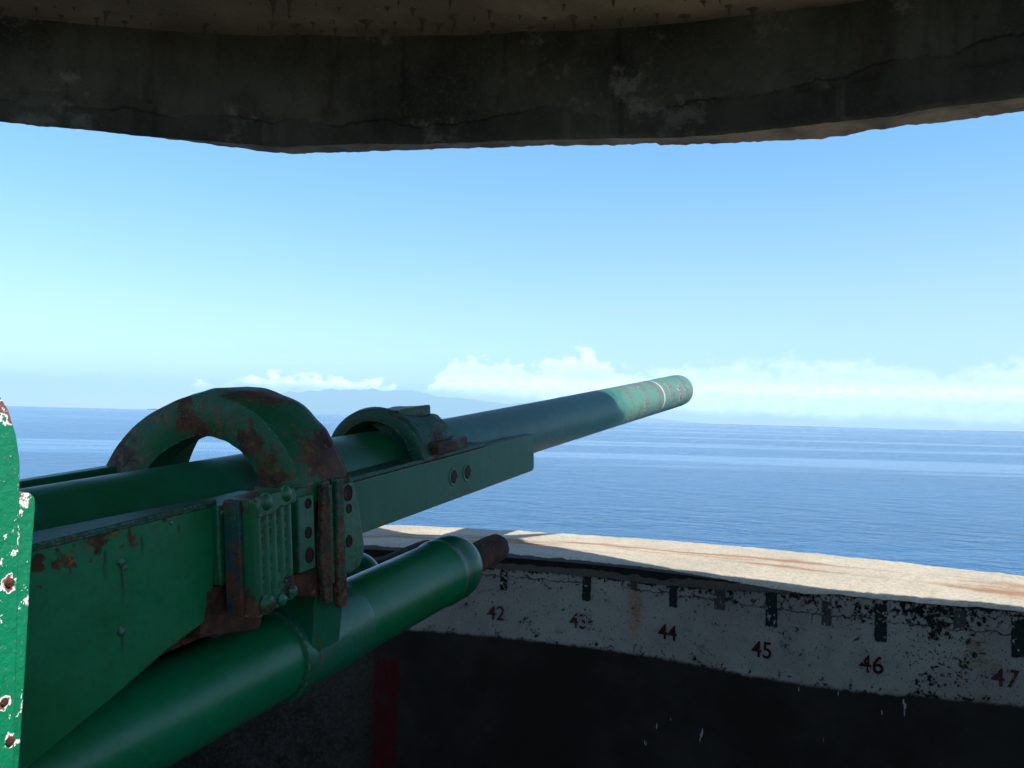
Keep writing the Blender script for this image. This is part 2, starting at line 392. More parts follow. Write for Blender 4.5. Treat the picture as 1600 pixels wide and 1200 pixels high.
# front beams either side of the barrel
def front_beam(s, mat):
    b = bmesh.new()
    v0, v1 = (.150, .200) if s > 0 else (-.200, -.150)
    prism_v(b, [(-1.985, .026), (-1.985, -.138), (-.52, -.134), (-.505, -.128), (-.499, -.115), (-.499, .024)], v0, v1)
    return part('front_beam', b, mat, bevel=.004)
fb = front_beam(1, M_beam); front_beam(-1, M_beam)
for u in (-1.215, -1.112):                              # two holes: raised lip round a black cap that stands in for their shade
    b2 = bmesh.new(); cu = Vector((u, -.2005, -.052))
    ringv = []
    for (r, dv) in ((.034, .0), (.031, .003), (.026, .002), (.024, -.001)):
        ringv.append([b2.verts.new((cu.x+r*math.cos(2*PI*k/24), cu.y-dv, cu.z+r*math.sin(2*PI*k/24))) for k in range(24)])
    for a, b in zip(ringv, ringv[1:]):
        for k in range(24): b2.faces.new((a[k], a[(k+1) % 24], b[(k+1) % 24], b[k]))
    part('hole_rim', b2, M_bracket, fb)
    b2 = bmesh.new(); dome(b2, (u, -.2003, -.052), (0, -1, 0), .0235, .0015, seg=24, rings=2); part('bolt_hole', b2, M_bore, fb)
# packing strips that join beams to barrel at the front end
bm = bmesh.new(); gbox(bm, -1.95, -.56, -.149, .149, -.150, -.128); part('beam_web', bm, M_beam, bevel=.004)
# narrow top flange along the right beam behind the clamp
bm = bmesh.new(); gbox(bm, -1.98, -.95, .118, .1985, .0265, .040); part('beam_flange', bm, M_clamp, bevel=.003)

# the big rear hoop
A0, A1 = math.radians(14), math.radians(166)
bm = bmesh.new()
hp = [(-2.205, .200), (-2.212, .222), (-2.212, .298), (-2.200, .318), (-2.185, .322), (-2.15, .318), (-2.13, .322), (-2.02, .318), (-1.998, .313), (-1.990, .305), (-1.990, .275), (-1.998, .268), (-2.085, .258), (-2.108, .242), (-2.115, .210), (-2.125, .199)]
rings_ = []
nseg = 84
for u, r in hp+[hp[0]]:
    row = []
    for k in range(nseg+1):
        t = A0+(A1-A0)*k/nseg
        rr = r+.006*mn.noise(Vector((u*8, math.cos(t)*5, math.sin(t)*5)))
        # a small step in the crown where the outer strap sits
        if u < -2.16 and r > .29: rr -= .010*max(0, math.sin(t*1.0-.3))
        f = max(0, (t-math.radians(100))/math.radians(66))
        uu = u-(.075*f if u < -2.105 else 0); rr += .022*f*f*(1 if r > .25 else -.3)
        row.append(bm.verts.new(P(uu, rr*math.cos(t), rr*math.sin(t))))
    rings_.append(row)
for a, b in zip(rings_, rings_[1:]):
    for k in range(nseg): bm.faces.new((a[k], a[k+1], b[k+1], b[k]))
for e in (0, nseg): bm.faces.new([r[e] for r in rings_[:-1]])
hoop = part('rear_hoop', bm, M_hoop); hoop['label'] = 'thick rusty half hoop arching over the barrel'
bm = bmesh.new(); dome(bm, P(-2.03, .27, .17), (0, -.85, .5), .012, .006); part('bolt', bm, M_rust, hoop)
for s in (1, -1):                                       # feet the hoop is bolted down with
    bm = bmesh.new()
    v0, v1 = (.18, .315) if s > 0 else (-.315, -.18)
    gbox(bm, -2.235 if s > 0 else -2.31, -1.992, v0, v1-(0 if s > 0 else .0), .030, .080)
    part('hoop_foot', bm, M_hoop, hoop, bevel=.008)

# front clamp: a ring with a cast cap on it
bm = bmesh.new()
cp = [(-1.35, .1305), (-1.372, .150), (-1.405, .156), (-1.424, .164), (-1.426, .194), (-1.418, .206), (-1.395, .211), (-1.36, .204), (-1.21, .186), (-1.19, .176), (-1.19, .122), (-1.25, .122)]
rr_ = []
for u, r in cp+[cp[0]]:
    rr_.append([bm.verts.new(P(u, r*math.cos(t), r*math.sin(t))) for t in [math.radians(10+160*k/64) for k in range(65)]])
for a, b in zip(rr_, rr_[1:]):
    for k in range(64): bm.faces.new((a[k], a[k+1], b[k+1], b[k]))
for e in (0, 64): bm.faces.new([r[e] for r in rr_[:-1]])
clamp = part('front_clamp', bm, M_clamp); clamp['label'] = 'smaller clamp ring with a rough cast cap, ahead of the hoop'
def rough_prism(uw, v0, v1, amp=.006, cuts=5):
    b = bmesh.new(); prism_v(b, uw, v0, v1)
    bmesh.ops.triangulate(b, faces=[f for f in b.faces if len(f.verts) > 4])
    bmesh.ops.subdivide_edges(b, edges=b.edges[:], cuts=cuts, use_grid_fill=True)
    for v in b.verts: v.co += Vector((mn.noise(v.co*40), mn.noise(v.co*40+Vector((9, 0, 0))), mn.noise(v.co*40+Vector((0, 9, 0)))))*amp
    return b
b2 = bmesh.new()
prism_u(b2, [(-.035, .150), (-.035, .196), (.086, .202), (.091, .168), (.124, .167), (.154, .139), (.186, .096), (.195, .03), (.12, .03), (.12, .06)], -1.385, -1.18)
bmesh.ops.triangulate(b2, faces=[f for f in b2.faces if len(f.verts) > 4])
bmesh.ops.subdivide_edges(b2, edges=b2.edges[:], cuts=3, use_grid_fill=True)
for v in b2.verts: v.co += Vector((mn.noise(v.co*35), mn.noise(v.co*35+Vector((9, 0, 0))), mn.noise(v.co*35+Vector((0, 9, 0)))))*.006
part('clamp_cap', b2, M_clamp, clamp, sharp=50)
b2 = bmesh.new(); gbox(b2, -1.36, -1.15, .15, .226, .048, .088); part('clamp_flange', b2, M_clamp, clamp, bevel=.006)

# recoil and recuperator cylinders under the cradle
def recoil(vc, wc, mat, back):
    b = bmesh.new(); R_ = .115
    pr = [(-4.3, .0005), (-4.3, .09), (-4.27, .115), (-1.16, R_), (-1.15, R_+.004), (-1.135, R_+.006), (-1.12, R_+.002), (-1.105, R_+.001), (-1.09, R_+.005), (-1.05, R_+.006), (-1.02, R_+.002), (-.995, R_-.008), (-.975, R_-.022), (-.962, R_-.042), (-.958, .062), (-.958, .0005)]
    pr = [(a-back if a > -2 else a, bb) for a, bb in pr]
    f2 = []
    for (a, bb), (c, d) in zip(pr, pr[1:]):
        k = max(1, int(abs(c-a)/.2)); f2 += [(a+(c-a)*i/k, bb+(d-bb)*i/k) for i in range(k)]
    f2.append(pr[-1])
    lathe_u(b, f2, v=vc, w=wc, seg=80)
    o = part('recoil_cylinder', b, mat, sharp=30)
    b = bmesh.new()
    lathe_u(b, [(-.955-back, .0005), (-.955-back, .060), (-.86, .057), (-.805, .056), (-.782, .049), (-.768, .03), (-.768, .0005)], v=vc, w=wc-.012, seg=40, wob=.10)
    part('piston_rod', b, M_rust, o)
    # band strap round the cylinder
    b = bmesh.new()
    lathe_u(b, [(-2.165, R_+.001), (-2.160, R_+.011), (-2.145, R_+.014), (-2.130, R_+.011), (-2.118, R_+.006), (-1.90, R_+.006), (-1.885, R_+.003), (-1.84, R_+.003), (-1.835, R_)], v=vc, w=wc, seg=80)
    part('cylinder_band', b, M_bracket if vc > 0 else mat, o)
    return o
rc = recoil(.16, -.395, M_cyl, .135); rc['label'] = 'glossy recoil cylinder under the cradle with a rusty rod end'
recoil(-.16, -.445, M_cyl, .30)

# saddle that hangs the cylinder from the cradle
b2 = bmesh.new()
prism_u(b2, [(.315, -.06), (.315, -.17), (.300, -.24), (.288, -.33), (.276, -.40), (.24, -.40), (.16, -.275), (-.16, -.275), (-.24, -.40), (-.276, -.40), (-.30, -.24), (-.315, -.06)], -2.145, -2.02)
part('saddle', b2, M_bracket, bevel=.006)
b2 = bmesh.new(); prism_v(b2, [(-2.145, .085), (-2.165, -.10), (-2.150, -.235), (-2.120, -.235), (-2.118, -.08), (-2.118, .085)], .318, .338); part('strut', b2, M_strut, bevel=.005)
b2 = bmesh.new(); prism_v(b2, [(-2.092, .085), (-2.098, -.24), (-2.088, -.262), (-2.064, -.262), (-2.058, -.24), (-2.062, .085)], .318, .340); part('strut', b2, M_strut, bevel=.005)
b2 = bmesh.new(); prism_v(b2, [(-2.117, .070), (-2.117, -.19), (-2.099, -.19), (-2.099, .070)], .318, .328); part('rusty_panel', b2, M_bracket)
# holed bracket plates
b2 = bmesh.new(); prism_v(b2, [(-2.061, .062), (-2.061, -.175), (-2.03, -.185), (-1.99, -.178), (-1.968, -.155), (-1.960, -.12), (-1.982, -.01), (-2.004, .066)], .290, .330)
bp = part('bracket_plate', b2, M_bracket, bevel=.006)
def hole(u, w, r, par, v):
    b = bmesh.new(); c = P(u, v, w); rv = []
    for (q, dv) in ((r*1.35, 0), (r*1.25, .003), (r*1.02, .003), (r, .001)):
        rv.append([b.verts.new((c.x+q*math.cos(2*PI*k/20), c.y-dv, c.z+q*1.25*math.sin(2*PI*k/20))) for k in range(20)])
    for a, d in zip(rv, rv[1:]):
        for k in range(20): b.faces.new((a[k], a[(k+1) % 20], d[(k+1) % 20], d[k]))
    b.faces.new(rv[-1])
    o = part('bolt_hole', b, M_rust, par)
for u, w, r in ((-2.032, .037, .014), (-2.030, -.006, .008), (-2.034, -.094, .010)): hole(u, w, r, bp, .3305)
b2 = bmesh.new(); gbox(b2, -2.238, -2.171, .290, .326, -.134, .060); p2 = part('bracket_plate', b2, M_bracket, bevel=.006)
for u, w, r in ((-2.197, .038, .008), (-2.2, -.036, .009), (-2.198, -.094, .012)): hole(u, w, r, p2, .3265)
b2 = bmesh.new(); prism_v(b2, [(-2.30, -.115), (-2.29, -.175), (-2.16, -.215), (-2.146, -.21), (-2.146, -.135), (-2.24, -.135)], .270, .316); part('lower_bracket', b2, M_rust, bevel=.006)
# bright-edged angle strip behind the ribbed box
b2 = bmesh.new(); gbox(b2, -2.503, -2.474, .2, .318, -.094, .086); strip = part('angle_strip', b2, M_tank, bevel=.005)
b2 = bmesh.new(); dome(b2, P(-2.489, .3185, .070), (0, -1, 0), .007, .006); part('rivet', b2, M_bracket, strip)
b2 = bmesh.new(); gbox(b2, -2.473, -2.30, .2, .312, -.10, .082); part('packing_block', b2, M_bracket, bevel=.005)
b2 = bmesh.new(); prism_v(b2, [(-2.53, -.095), (-2.55, -.20), (-2.36, -.24), (-2.30, -.11)], .18, .300); part('lower_bracket', b2, M_rust, bevel=.006)
# ribbed box with domed corner knobs
b2 = bmesh.new()
u0, u1, wb, wt = -2.482, -2.352, -.150, .100
edge_ = []
nr = 30
pts = []
for k in range(nr+1):                                   # fluted front: ribs run up and down
    f = k/nr
    pts.append((u0+(u1-u0)*f, .398+.006*abs(math.sin(f*PI*5.0))**.6))
pts = [(u0, .320)]+pts+[(u1, .320)]
lo_ = [b2.verts.new(P(u, v, wb-.012+.012*((u-u0)/(u1-u0)))) for u, v in pts]
hi_ = [b2.verts.new(P(u, v, wt+.004*((u-u0)/(u1-u0)))) for u, v in pts]
n_ = len(pts); b2.faces.new(lo_); b2.faces.new(hi_)
for i in range(n_): b2.faces.new((lo_[i], lo_[(i+1) % n_], hi_[(i+1) % n_], hi_[i]))
tank = part('ribbed_box', b2, M_tank, sharp=60); tank['label'] = 'upright ribbed box with round knobs at its corners'
b2 = bmesh.new(); prism_v(b2, [(-2.478, .062), (-2.478, .090), (-2.470, .108), (-2.36, .112), (-2.352, .1), (-2.352, .074), (-2.415, .072), (-2.43, .062)], .397, .415); part('top_strap', b2, M_tank, tank, bevel=.004)
for (u, w, r) in ((-2.452, .092, .022), (-2.384, .098, .021), (-2.455, -.138, .023), (-2.404, -.142, .014), (-2.368, -.132, .015)):
    b2 = bmesh.new(); dome(b2, P(u, .408, w), (0, -1, 0), r, r*.6, seg=20); part('knob', b2, M_tank, tank)
b2 = bmesh.new(); gbox(b2, -2.495, -2.4825, .325, .37, -.16, .098); part('side_strip', b2, paint('weathered_blue_strip', base=(.012, .055, .060), alt=(.02, .06, .03), rust=.5, seed=3.3, speck=.6), tank, bevel=.003)
# lug below the beam
b2 = bmesh.new(); gbox(b2, -1.86, -1.72, .08, .16, -.225, -.139); part('lug', b2, M_rust, bevel=.01)

# shield plate beside the breech, in the sun
def side_shield():
    o1 = [(-3.063, -.9), (-3.100, -.22), (-3.082, .0), (-3.065, .231), (-3.063, .271), (-3.067, .313), (-3.078, .354), (-3.094, .382), (-3.13, .42), (-3.2, .455), (-3.3, .47), (-3.9, .47), (-3.9, -.9)]
    b = bmesh.new(); prism_v(b, o1, .425, .450)
    s = part('side_shield', b, M_shield, bevel=.006); s['label'] = 'bright green plate with white paint chips at the left edge'
    o2 = [(-3.071, -.214), (-3.052, -.066), (-3.035, .085), (-3.021, .190), (-3.0205, .203), (-3.028, .213), (-3.050, .217), (-3.2, .217), (-3.2, -.9), (-3.16, -.9)]
    b = bmesh.new(); prism_v(b, o2, .395, .424)
    part('edge_flange', b, M_shield, s, bevel=.006)
    for u, w, r in ((-3.093, .083, .008), (-3.112, -.1, .007), (-3.106, -.165, .008)):
        b = bmesh.new(); dome(b, P(u, .4505, w), (0, -1, 0), r, r*.5); part('rivet', b, M_rust, s)
side_shield()
for (u, w) in ((-3.3, -.15), (-3.7, -.15)):
    b2 = bmesh.new(); gbox(b2, u-.04, u+.04, .301, .394, w-.05, w+.05); part('spacer', b2, M_body, bevel=.005)
# carriage and pedestal that carry the cradle
for s in (1, -1):
    v0, v1 = (.305, .38) if s > 0 else (-.38, -.305)
    b2 = bmesh.new(); prism_v(b2, [(-3.75, -.15), (-3.60, -.75), (-3.42, -1.32), (-4.72, -1.46), (-4.5, -.7), (-4.3, -.15)], v0, v1); part('carriage_cheek', b2, M_body, bevel=.01)
b2 = bmesh.new()
segs = 48; z_ = [(.0, .62), (.05, .62), (.07, .55), (.12, .42), (.42, .36), (.50, .40), (.55, .56), (.68, .56)]
rows = [[b2.verts.new((r*math.cos(2*PI*k/segs), r*math.sin(2*PI*k/segs), z)) for k in range(segs)] for z, r in z_]
for a, b in zip(rows, rows[1:]):
    for k in range(segs): b2.faces.new((a[k], a[(k+1) % segs], b[(k+1) % segs], b[k]))
b2.faces.new(rows[0]); b2.faces.new(rows[-1])
link_mesh('pedestal', b2, M_body, gun)

# ------------------------------------------------------------------ gun pit wall with the painted scale
PC = Vector((-1.27, .05, 0))
ZT = 1.55
RW = [(-40, 5.1), (40, 5.13), (45, 5.14), (48, 5.10), (51, 5.0), (54, 4.92), (57, 4.88), (60, 4.88), (63, 4.91), (67, 4.96), (72, 4.99), (76, 5.0), (85, 5.02), (110, 5.02), (220, 5.02)]
def rw(d): return lerp_table(RW, d)
def pol(d, r, z): a = math.radians(d); return Vector((PC.x+r*math.cos(a), PC.y+r*math.sin(a), z))

def wall_material():
    t = NT('pit_wall_paint'); co = t.coord(); s = t.sep(co)
    n1 = t.noise(co, 1.6, 7, .62); n2 = t.noise(co, 11, 7, .68); n3 = t.noise(co, 48, 5, .7); n4 = t.noise(co, 120, 3, .6)
    ang = t.math('MULTIPLY', t.math('ARCTAN2', t.math('SUBTRACT', s[1], PC.y), t.math('SUBTRACT', s[0], PC.x)), 180/PI)
    # lower wall: soot black, greyer and mottled to the left
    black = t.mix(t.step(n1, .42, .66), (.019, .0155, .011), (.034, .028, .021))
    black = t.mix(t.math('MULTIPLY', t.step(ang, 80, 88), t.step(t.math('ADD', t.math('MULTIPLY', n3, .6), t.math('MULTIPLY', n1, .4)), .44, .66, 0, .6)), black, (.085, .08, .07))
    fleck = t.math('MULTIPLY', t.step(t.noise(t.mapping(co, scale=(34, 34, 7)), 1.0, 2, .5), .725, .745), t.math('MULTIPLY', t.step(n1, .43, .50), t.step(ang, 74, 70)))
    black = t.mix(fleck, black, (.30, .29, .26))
    # red stripe
    rs = t.math('ABSOLUTE', t.math('SUBTRACT', t.math('ADD', ang, t.math('MULTIPLY', t.math('SUBTRACT', n2, .5), .5)), 82.95))
    rsm = t.math('MULTIPLY', t.step(rs, 1.0, .62), t.math('MULTIPLY', t.step(n3, .34, .54), t.step(n2, .30, .60, .25, 1.0)))
    rsm = t.math('MULTIPLY', rsm, t.step(s[2], .98, .90))
    black = t.mix(rsm, black, (.075, .004, .005))
    # white band, pitted
    white = t.mix(t.step(n1, .40, .66), (.275, .258, .215), (.21, .195, .16))
    white = t.mix(t.step(n2, .5, .74, 0, .55), white, (.11, .11, .10))
    # rust runs
    run = t.math('MULTIPLY', t.step(t.math('ABSOLUTE', t.math('SUBTRACT', t.math('ADD', ang, t.math('MULTIPLY', t.math('SUBTRACT', n2, .5), .9)), 67.1)), .62, .1), t.step(n3, .25, .6))
    run = t.math('MULTIPLY', run, t.step(s[2], 1.12, 1.30))
    run = t.math('MULTIPLY', run, t.step(s[2], 1.50, 1.40))
    white = t.mix(t.math('MULTIPLY', run, .8), white, (.27, .13, .05))
    run2 = t.math('MULTIPLY', t.step(t.math('ABSOLUTE', t.math('SUBTRACT', ang, 49.6)), 1.6, .4), t.step(n2, .45, .62))
    white = t.mix(t.math('MULTIPLY', run2, .55), white, (.20, .12, .05))
    # pits: more of them towards the top and the lower border, and a flaked patch on the right
    edge_up = t.step(s[2], 1.36, 1.52, 0, .075)
    edge_dn = t.step(s[2], 1.17, 1.11, 0, .045)
    flk = t.math('MULTIPLY', t.math('MULTIPLY', t.step(ang, 53.2, 51.5), t.step(ang, 48.2, 50.0)), .055)
    pit = t.math('ADD', t.math('MULTIPLY', n3, .62), t.math('MULTIPLY', n2, .38))
    pit = t.math('ADD', pit, t.math('ADD', edge_up, t.math('ADD', edge_dn, flk)))
    pm = t.step(pit, .585, .63)
    pm = t.math('MAXIMUM', pm, t.step(n4, .63, .70, 0, .8))
    white = t.mix(pm, white, (.012, .012, .011))
    # hairline crack
    crk = t.math('ABSOLUTE', t.math('SUBTRACT', s[2], t.math('ADD', 1.385, t.math('MULTIPLY', n2, .10))))
    crk = t.math('MULTIPLY', t.step(crk, .0045, .002), t.step(n1, .40, .48))
    white = t.mix(t.math('MULTIPLY', crk, .9), white, (.03, .03, .03))
    # borders of the band
    low = t.math('ADD', 1.108, t.math('MULTIPLY', t.math('SUBTRACT', n2, .5), .03))
    low = t.math('ADD', low, t.math('MULTIPLY', t.math('SUBTRACT', n3, .5), .022))
    low = t.math('ADD', low, t.step(ang, 57, 47, 0, .03))
    inband = t.step(t.math('SUBTRACT', s[2], low), -.010, .012)
    top = t.math('ADD', 1.475, t.math('MULTIPLY', t.math('SUBTRACT', n2, .5), .12))
    top = t.math('ADD', top, t.math('MULTIPLY', t.math('SUBTRACT', n3, .5), .07))
    top = t.math('ADD', top, t.step(ang, 64, 56, 0, .06))
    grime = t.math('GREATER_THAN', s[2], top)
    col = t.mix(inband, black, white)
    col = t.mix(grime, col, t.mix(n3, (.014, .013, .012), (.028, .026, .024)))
    h = t.math('ADD', t.math('MULTIPLY', n2, .5), t.math('MULTIPLY', n3, .5)); h = t.math('SUBTRACT', h, t.math('MULTIPLY', t.math('MULTIPLY', pm, inband), .5))
    t.pbr(col, .95, t.bump(h, .010, 1.0), spec=.06)
    return t.m
M_wall = wall_material()

D0, D1, NT_ = -35.0, 215.0, 760
def dgs():
    out = []
    d = D0
    while d < D1:
        out.append(d); d += .16 if 40 <= d <= 105 else 1.2
    return out+[D1]
DG = dgs()
bm = bmesh.new(); rows = []
for d in DG:
    row = []
    base = rw(d)
    for k in range(46):
        z = 1.537*k/45
        p = pol(d, base, z)
        r = base+.010*fbm(p*1.7)+.004*fbm(p*9)
        row.append(bm.verts.new(pol(d, r, z)))
    for rr in (5.5, 5.93): row.append(bm.verts.new(pol(d, rr, 1.40)))
    row.append(bm.verts.new(pol(d, 6.0, .9)))
    row.append(bm.verts.new(pol(d, 6.0, -.5)))
    rows.append(row)
for a, b in zip(rows, rows[1:]):
    for k in range(len(a)-1): bm.faces.new((a[k], a[k+1], b[k+1], b[k]))
bm.faces.new(rows[0]); bm.faces.new(rows[-1])
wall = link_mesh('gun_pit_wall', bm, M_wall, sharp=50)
tag(wall, 'curved concrete parapet round the gun, white scale band with red numbers above black', 'wall', 'thing')

def coping_material():
    t = NT('coping_concrete'); co = t.coord()
    n1 = t.noise(co, 1.4, 7, .6); n2 = t.noise(co, 10, 7, .68); n3 = t.noise(co, 70, 5, .7)
    s = t.sep(co)
    col = t.mix(t.step(n1, .35, .68), (.62, .535, .40), (.50, .435, .33))
    col = t.mix(t.step(n3, .46, .70, 0, .75), col, (.24, .22, .19))
    col = t.mix(t.step(n2, .50, .72, 0, .5), col, (.66, .60, .49))
    x = t.n('ShaderNodeVectorMath', operation='DISTANCE'); t.l(co, x.inputs[0]); x.inputs[1].default_value = (0, 0, 0)
    ang = t.math('MULTIPLY', t.math('ARCTAN2', t.math('SUBTRACT', s[1], PC.y), t.math('SUBTRACT', s[0], PC.x)), 180/PI)
    cx = t.math('SUBTRACT', s[0], PC.x); cy = t.math('SUBTRACT', s[1], PC.y)
    rad = t.math('SQRT', t.math('ADD', t.math('MULTIPLY', cx, cx), t.math('MULTIPLY', cy, cy)))
    pv = t.n('ShaderNodeCombineXYZ'); t.l(t.math('MULTIPLY', ang, .075), pv.inputs[0]); t.l(t.math('MULTIPLY', rad, 5.0), pv.inputs[1])
    st = t.noise(pv.outputs[0], 1.3, 6, .65)
    rm = t.math('MULTIPLY', t.step(st, .46, .62), t.math('MULTIPLY', t.step(rad, 5.25, 5.45), t.step(rad, 5.85, 5.65)))
    col = t.mix(t.math('MULTIPLY', rm, .85), col, (.36, .16, .065))
    st2 = t.noise(pv.outputs[0], 3.6, 6, .7)
    col = t.mix(t.step(st2, .56, .74, 0, .5), col, (.20, .18, .155))
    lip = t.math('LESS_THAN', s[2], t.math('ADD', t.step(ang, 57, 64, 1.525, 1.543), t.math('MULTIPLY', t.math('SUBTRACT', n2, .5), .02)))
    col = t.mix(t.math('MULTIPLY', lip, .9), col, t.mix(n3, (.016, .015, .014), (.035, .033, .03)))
    h = t.math('ADD', t.math('MULTIPLY', n2, .6), t.math('MULTIPLY', n3, .5))
    t.pbr(col, .92, t.bump(h, .012, 1.0), spec=.25)
    return t.m
M_coping = coping_material()
LIP = [(-40, .03), (50, .03), (58, .035), (63, .06), (68, .10), (73, .15), (80, .17), (100, .17), (220, .12)]
bm = bmesh.new(); rows = []
for d in DG:
    base = rw(d); lp = lerp_table(LIP, d); row = []
    chip = max(0, fbm(Vector((d*.55, 3.3, 0)), 5)-.05)*(.055 if 50 < d < 66 else .03)
    for k in range(8):                                  # rounded, chipped lip
        f = k/7*PI/2
        r = base-.012+(lp)*(1-math.cos(f))+chip*math.sin(f)
        lh = lerp_table([(0, .016), (56, .016), (62, .06), (66, .075), (220, .075)], d)
        z = ZT-lh+(lh-.25*min(chip, lh))*math.sin(f)
        p = pol(d, r, z)
        row.append(bm.verts.new(pol(d, r+.006*fbm(p*14), z+.004*fbm(p*14+Vector((5, 0, 0))))))
    r0 = base-.012+lp+chip
    for k in range(1, 15):
        f = k/14; r = r0+(6.03-r0)*f
        p = pol(d, r, 0)
        row.append(bm.verts.new(pol(d, r+(.004*fbm(p*3) if k == 14 else 0), ZT+.003*fbm(p*4)+.002*fbm(p*18))))
    row.append(bm.verts.new(pol(d, 6.035, 1.405)))
    row.append(bm.verts.new(pol(d, 5.6, 1.405)))
    rows.append(row)
for a, b in zip(rows, rows[1:]):
    n_ = len(a)
    for k in range(n_): bm.faces.new((a[k], a[(k+1) % n_], b[(k+1) % n_], b[k]))
bm.faces.new(rows[0]); bm.faces.new(rows[-1])
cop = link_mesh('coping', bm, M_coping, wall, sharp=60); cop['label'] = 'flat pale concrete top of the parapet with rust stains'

# painted scale: tick marks and stencilled numbers lie on the wall, bent to its curve
def worn_paint(name, col, wear):
    t = NT(name); co = t.coord()
    n2 = t.noise(co, 11, 7, .68); n3 = t.noise(co, 48, 5, .7)
    pit = t.math('ADD', t.math('MULTIPLY', n3, .62), t.math('MULTIPLY', n2, .38))
    m = t.step(pit, wear, wear+.03)
    c = t.mix(t.step(n2, .4, .65), col, tuple(x*.6 for x in col))
    c = t.mix(m, c, (.26, .245, .205))
    t.pbr(c, .9, t.bump(n3, .006, .8), spec=.2)
    return t.m
M_red = worn_paint('worn_red_stencil', (.045, .006, .008), .585)
M_red2 = worn_paint('faded_red_stencil', (.07, .022, .024), .545)
M_tick = worn_paint('worn_dark_tick', (.012, .019, .016), .555)
M_tick2 = worn_paint('faded_brown_tick', (.05, .045, .04), .54)
def on_wall(d, z, off=.004):
    p = pol(d, rw(d), z); r = rw(d)+.010*fbm(p*1.7)+.004*fbm(p*9)
    return pol(d, r-off, z)
def patch(d0, d1, z0, z1, off, ragged=.004):
    b = bmesh.new(); nx, nz = 8, 18; g = []
    for i in range(nx+1):
        col = []
        for j in range(nz+1):
            d = d0+(d1-d0)*i/nx; z = z0+(z1-z0)*j/nz
            if i in (0, nx): d += .05*mn.noise(Vector((d*3, z*60, 0)))
            if j in (0, nz): z += ragged*2*mn.noise(Vector((d*20, z*10, 4)))
            col.append(b.verts.new(on_wall(d, z, off)))
        g.append(col)
    for i in range(nx):
        for j in range(nz): b.faces.new((g[i][j], g[i][j+1], g[i+1][j+1], g[i+1][j]))
    return b
ticks = [(75.67, 75.23, 1.361, 1.47, 1), (70.42, 69.88, 1.349, 1.49, 1), (67.42, 67.0, 1.43, 1.49, 0), (64.98, 64.5, 1.372, 1.505, 1), (62.26, 61.62, 1.395, 1.498, 0),
         (59.32, 58.69, 1.347, 1.512, 1), (56.34, 55.86, 1.388, 1.499, 0), (53.77, 53.22, 1.345, 1.51, 1), (50.27, 49.8, 1.44, 1.515, 0), (47.92, 47.33, 1.34, 1.51, 1)]
for d0, d1, z0, z1, major in ticks:
    o = link_mesh('tick_mark', patch(d1, d0, z0, z1, .006), M_tick if major else M_tick2, wall, sharp=60)
    o['label'] = 'dark green painted scale tick' if major else 'faded brown painted half tick'
nums = [(42, 75.9, 1.237, M_red2), (43, 70.61, 1.238, M_red2), (44, 65.07, 1.243, M_red), (45, 59.48, 1.238, M_red), (46, 53.87, 1.242, M_red), (47, 48.15, 1.248, M_red2)]
for num, dc, zc, mt in nums:
    cu = bpy.data.curves.new('digits', 'FONT'); cu.body = str(num); cu.size = .108; cu.align_x = 'CENTER'; cu.offset = .0011
    to = bpy.data.objects.new('digits', cu); C.objects.link(to)
    bpy.context.view_layer.update()
    me = bpy.data.meshes.new_from_object(to.evaluated_get(bpy.context.evaluated_depsgraph_get()))
    bpy.data.objects.remove(to)
    b = bmesh.new(); b.from_mesh(me)
    bmesh.ops.triangulate(b, faces=b.faces[:])
    for _ in range(2): bmesh.ops.subdivide_edges(b, edges=[e for e in b.edges if e.calc_length() > .012], cuts=1)
    ys = [v.co.y for v in b.verts]; ym = (min(ys)+max(ys))/2
    for v in b.verts:
        x, y = v.co.x*.93, v.co.y-ym
        d = dc-math.degrees(x/5.0)
        v.co = on_wall(d, zc+y, .006)
    o = link_mesh('painted_number', b, mt, wall, sharp=80)
    o['label'] = 'red stencilled number %d' % num

# ------------------------------------------------------------------ roof over the front of the pit
M_ceil = concrete('sooty_ceiling', (.34, .275, .20), (.20, .16, .12), rust=.74, bumpd=.012, scale=1.3)
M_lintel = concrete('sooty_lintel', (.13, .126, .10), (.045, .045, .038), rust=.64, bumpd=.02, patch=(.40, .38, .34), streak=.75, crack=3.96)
M_under = concrete('bounce_lit_underside', (.36, .30, .23), (.16, .13, .10), rust=.6, bumpd=.01, scale=3)  # paler tone: light bounced up from below, put into the colour
SA = math.radians(-29); SEL = math.radians(43)          # where the sun stands: to the right and a little behind
NL = Vector((-math.sin(SA), math.cos(SA), 0)); LD = .962    # the rear edge of the roof runs in the sun's own direction
ZIN = [(20, 3.70), (47.3, 3.71), (51, 3.733), (53.8, 3.735), (57.9, 3.757), (61.8, 3.764), (66, 3.783), (69.1, 3.806), (75.7, 3.836), (80, 3.832), (85.9, 3.835), (91.7, 3.812), (94, 3.82), (97.4, 3.828), (103, 3.84), (108, 3.835), (130, 3.84)]
ZOUT = [(20, 3.70), (47.8, 3.709), (51, 3.72), (53.7, 3.739), (55.7, 3.737), (57.5, 3.733), (60.5, 3.758), (64.2, 3.784), (66.8, 3.798), (67.0, 3.818), (69.7, 3.825), (74.2, 3.85), (77.3, 3.853), (80.5, 3.858), (86.4, 3.843), (91, 3.82), (94.5, 3.845), (97.9, 3.872), (100.5, 3.888), (103.7, 3.895), (106, 3.885), (108.5, 3.889), (130, 3.88)]
ZCE = [(40, 4.27), (54.9, 4.299), (58.3, 4.325), (63.8, 4.361), (69.3, 4.393), (74.6, 4.424), (80, 4.438), (88.6, 4.446), (96.9, 4.434), (103.5, 4.418), (120, 4.39)]
roof = bpy.data.objects.new('concrete_roof', None); C.objects.link(roof); roof.location = (-1.27, 6.4, 0)
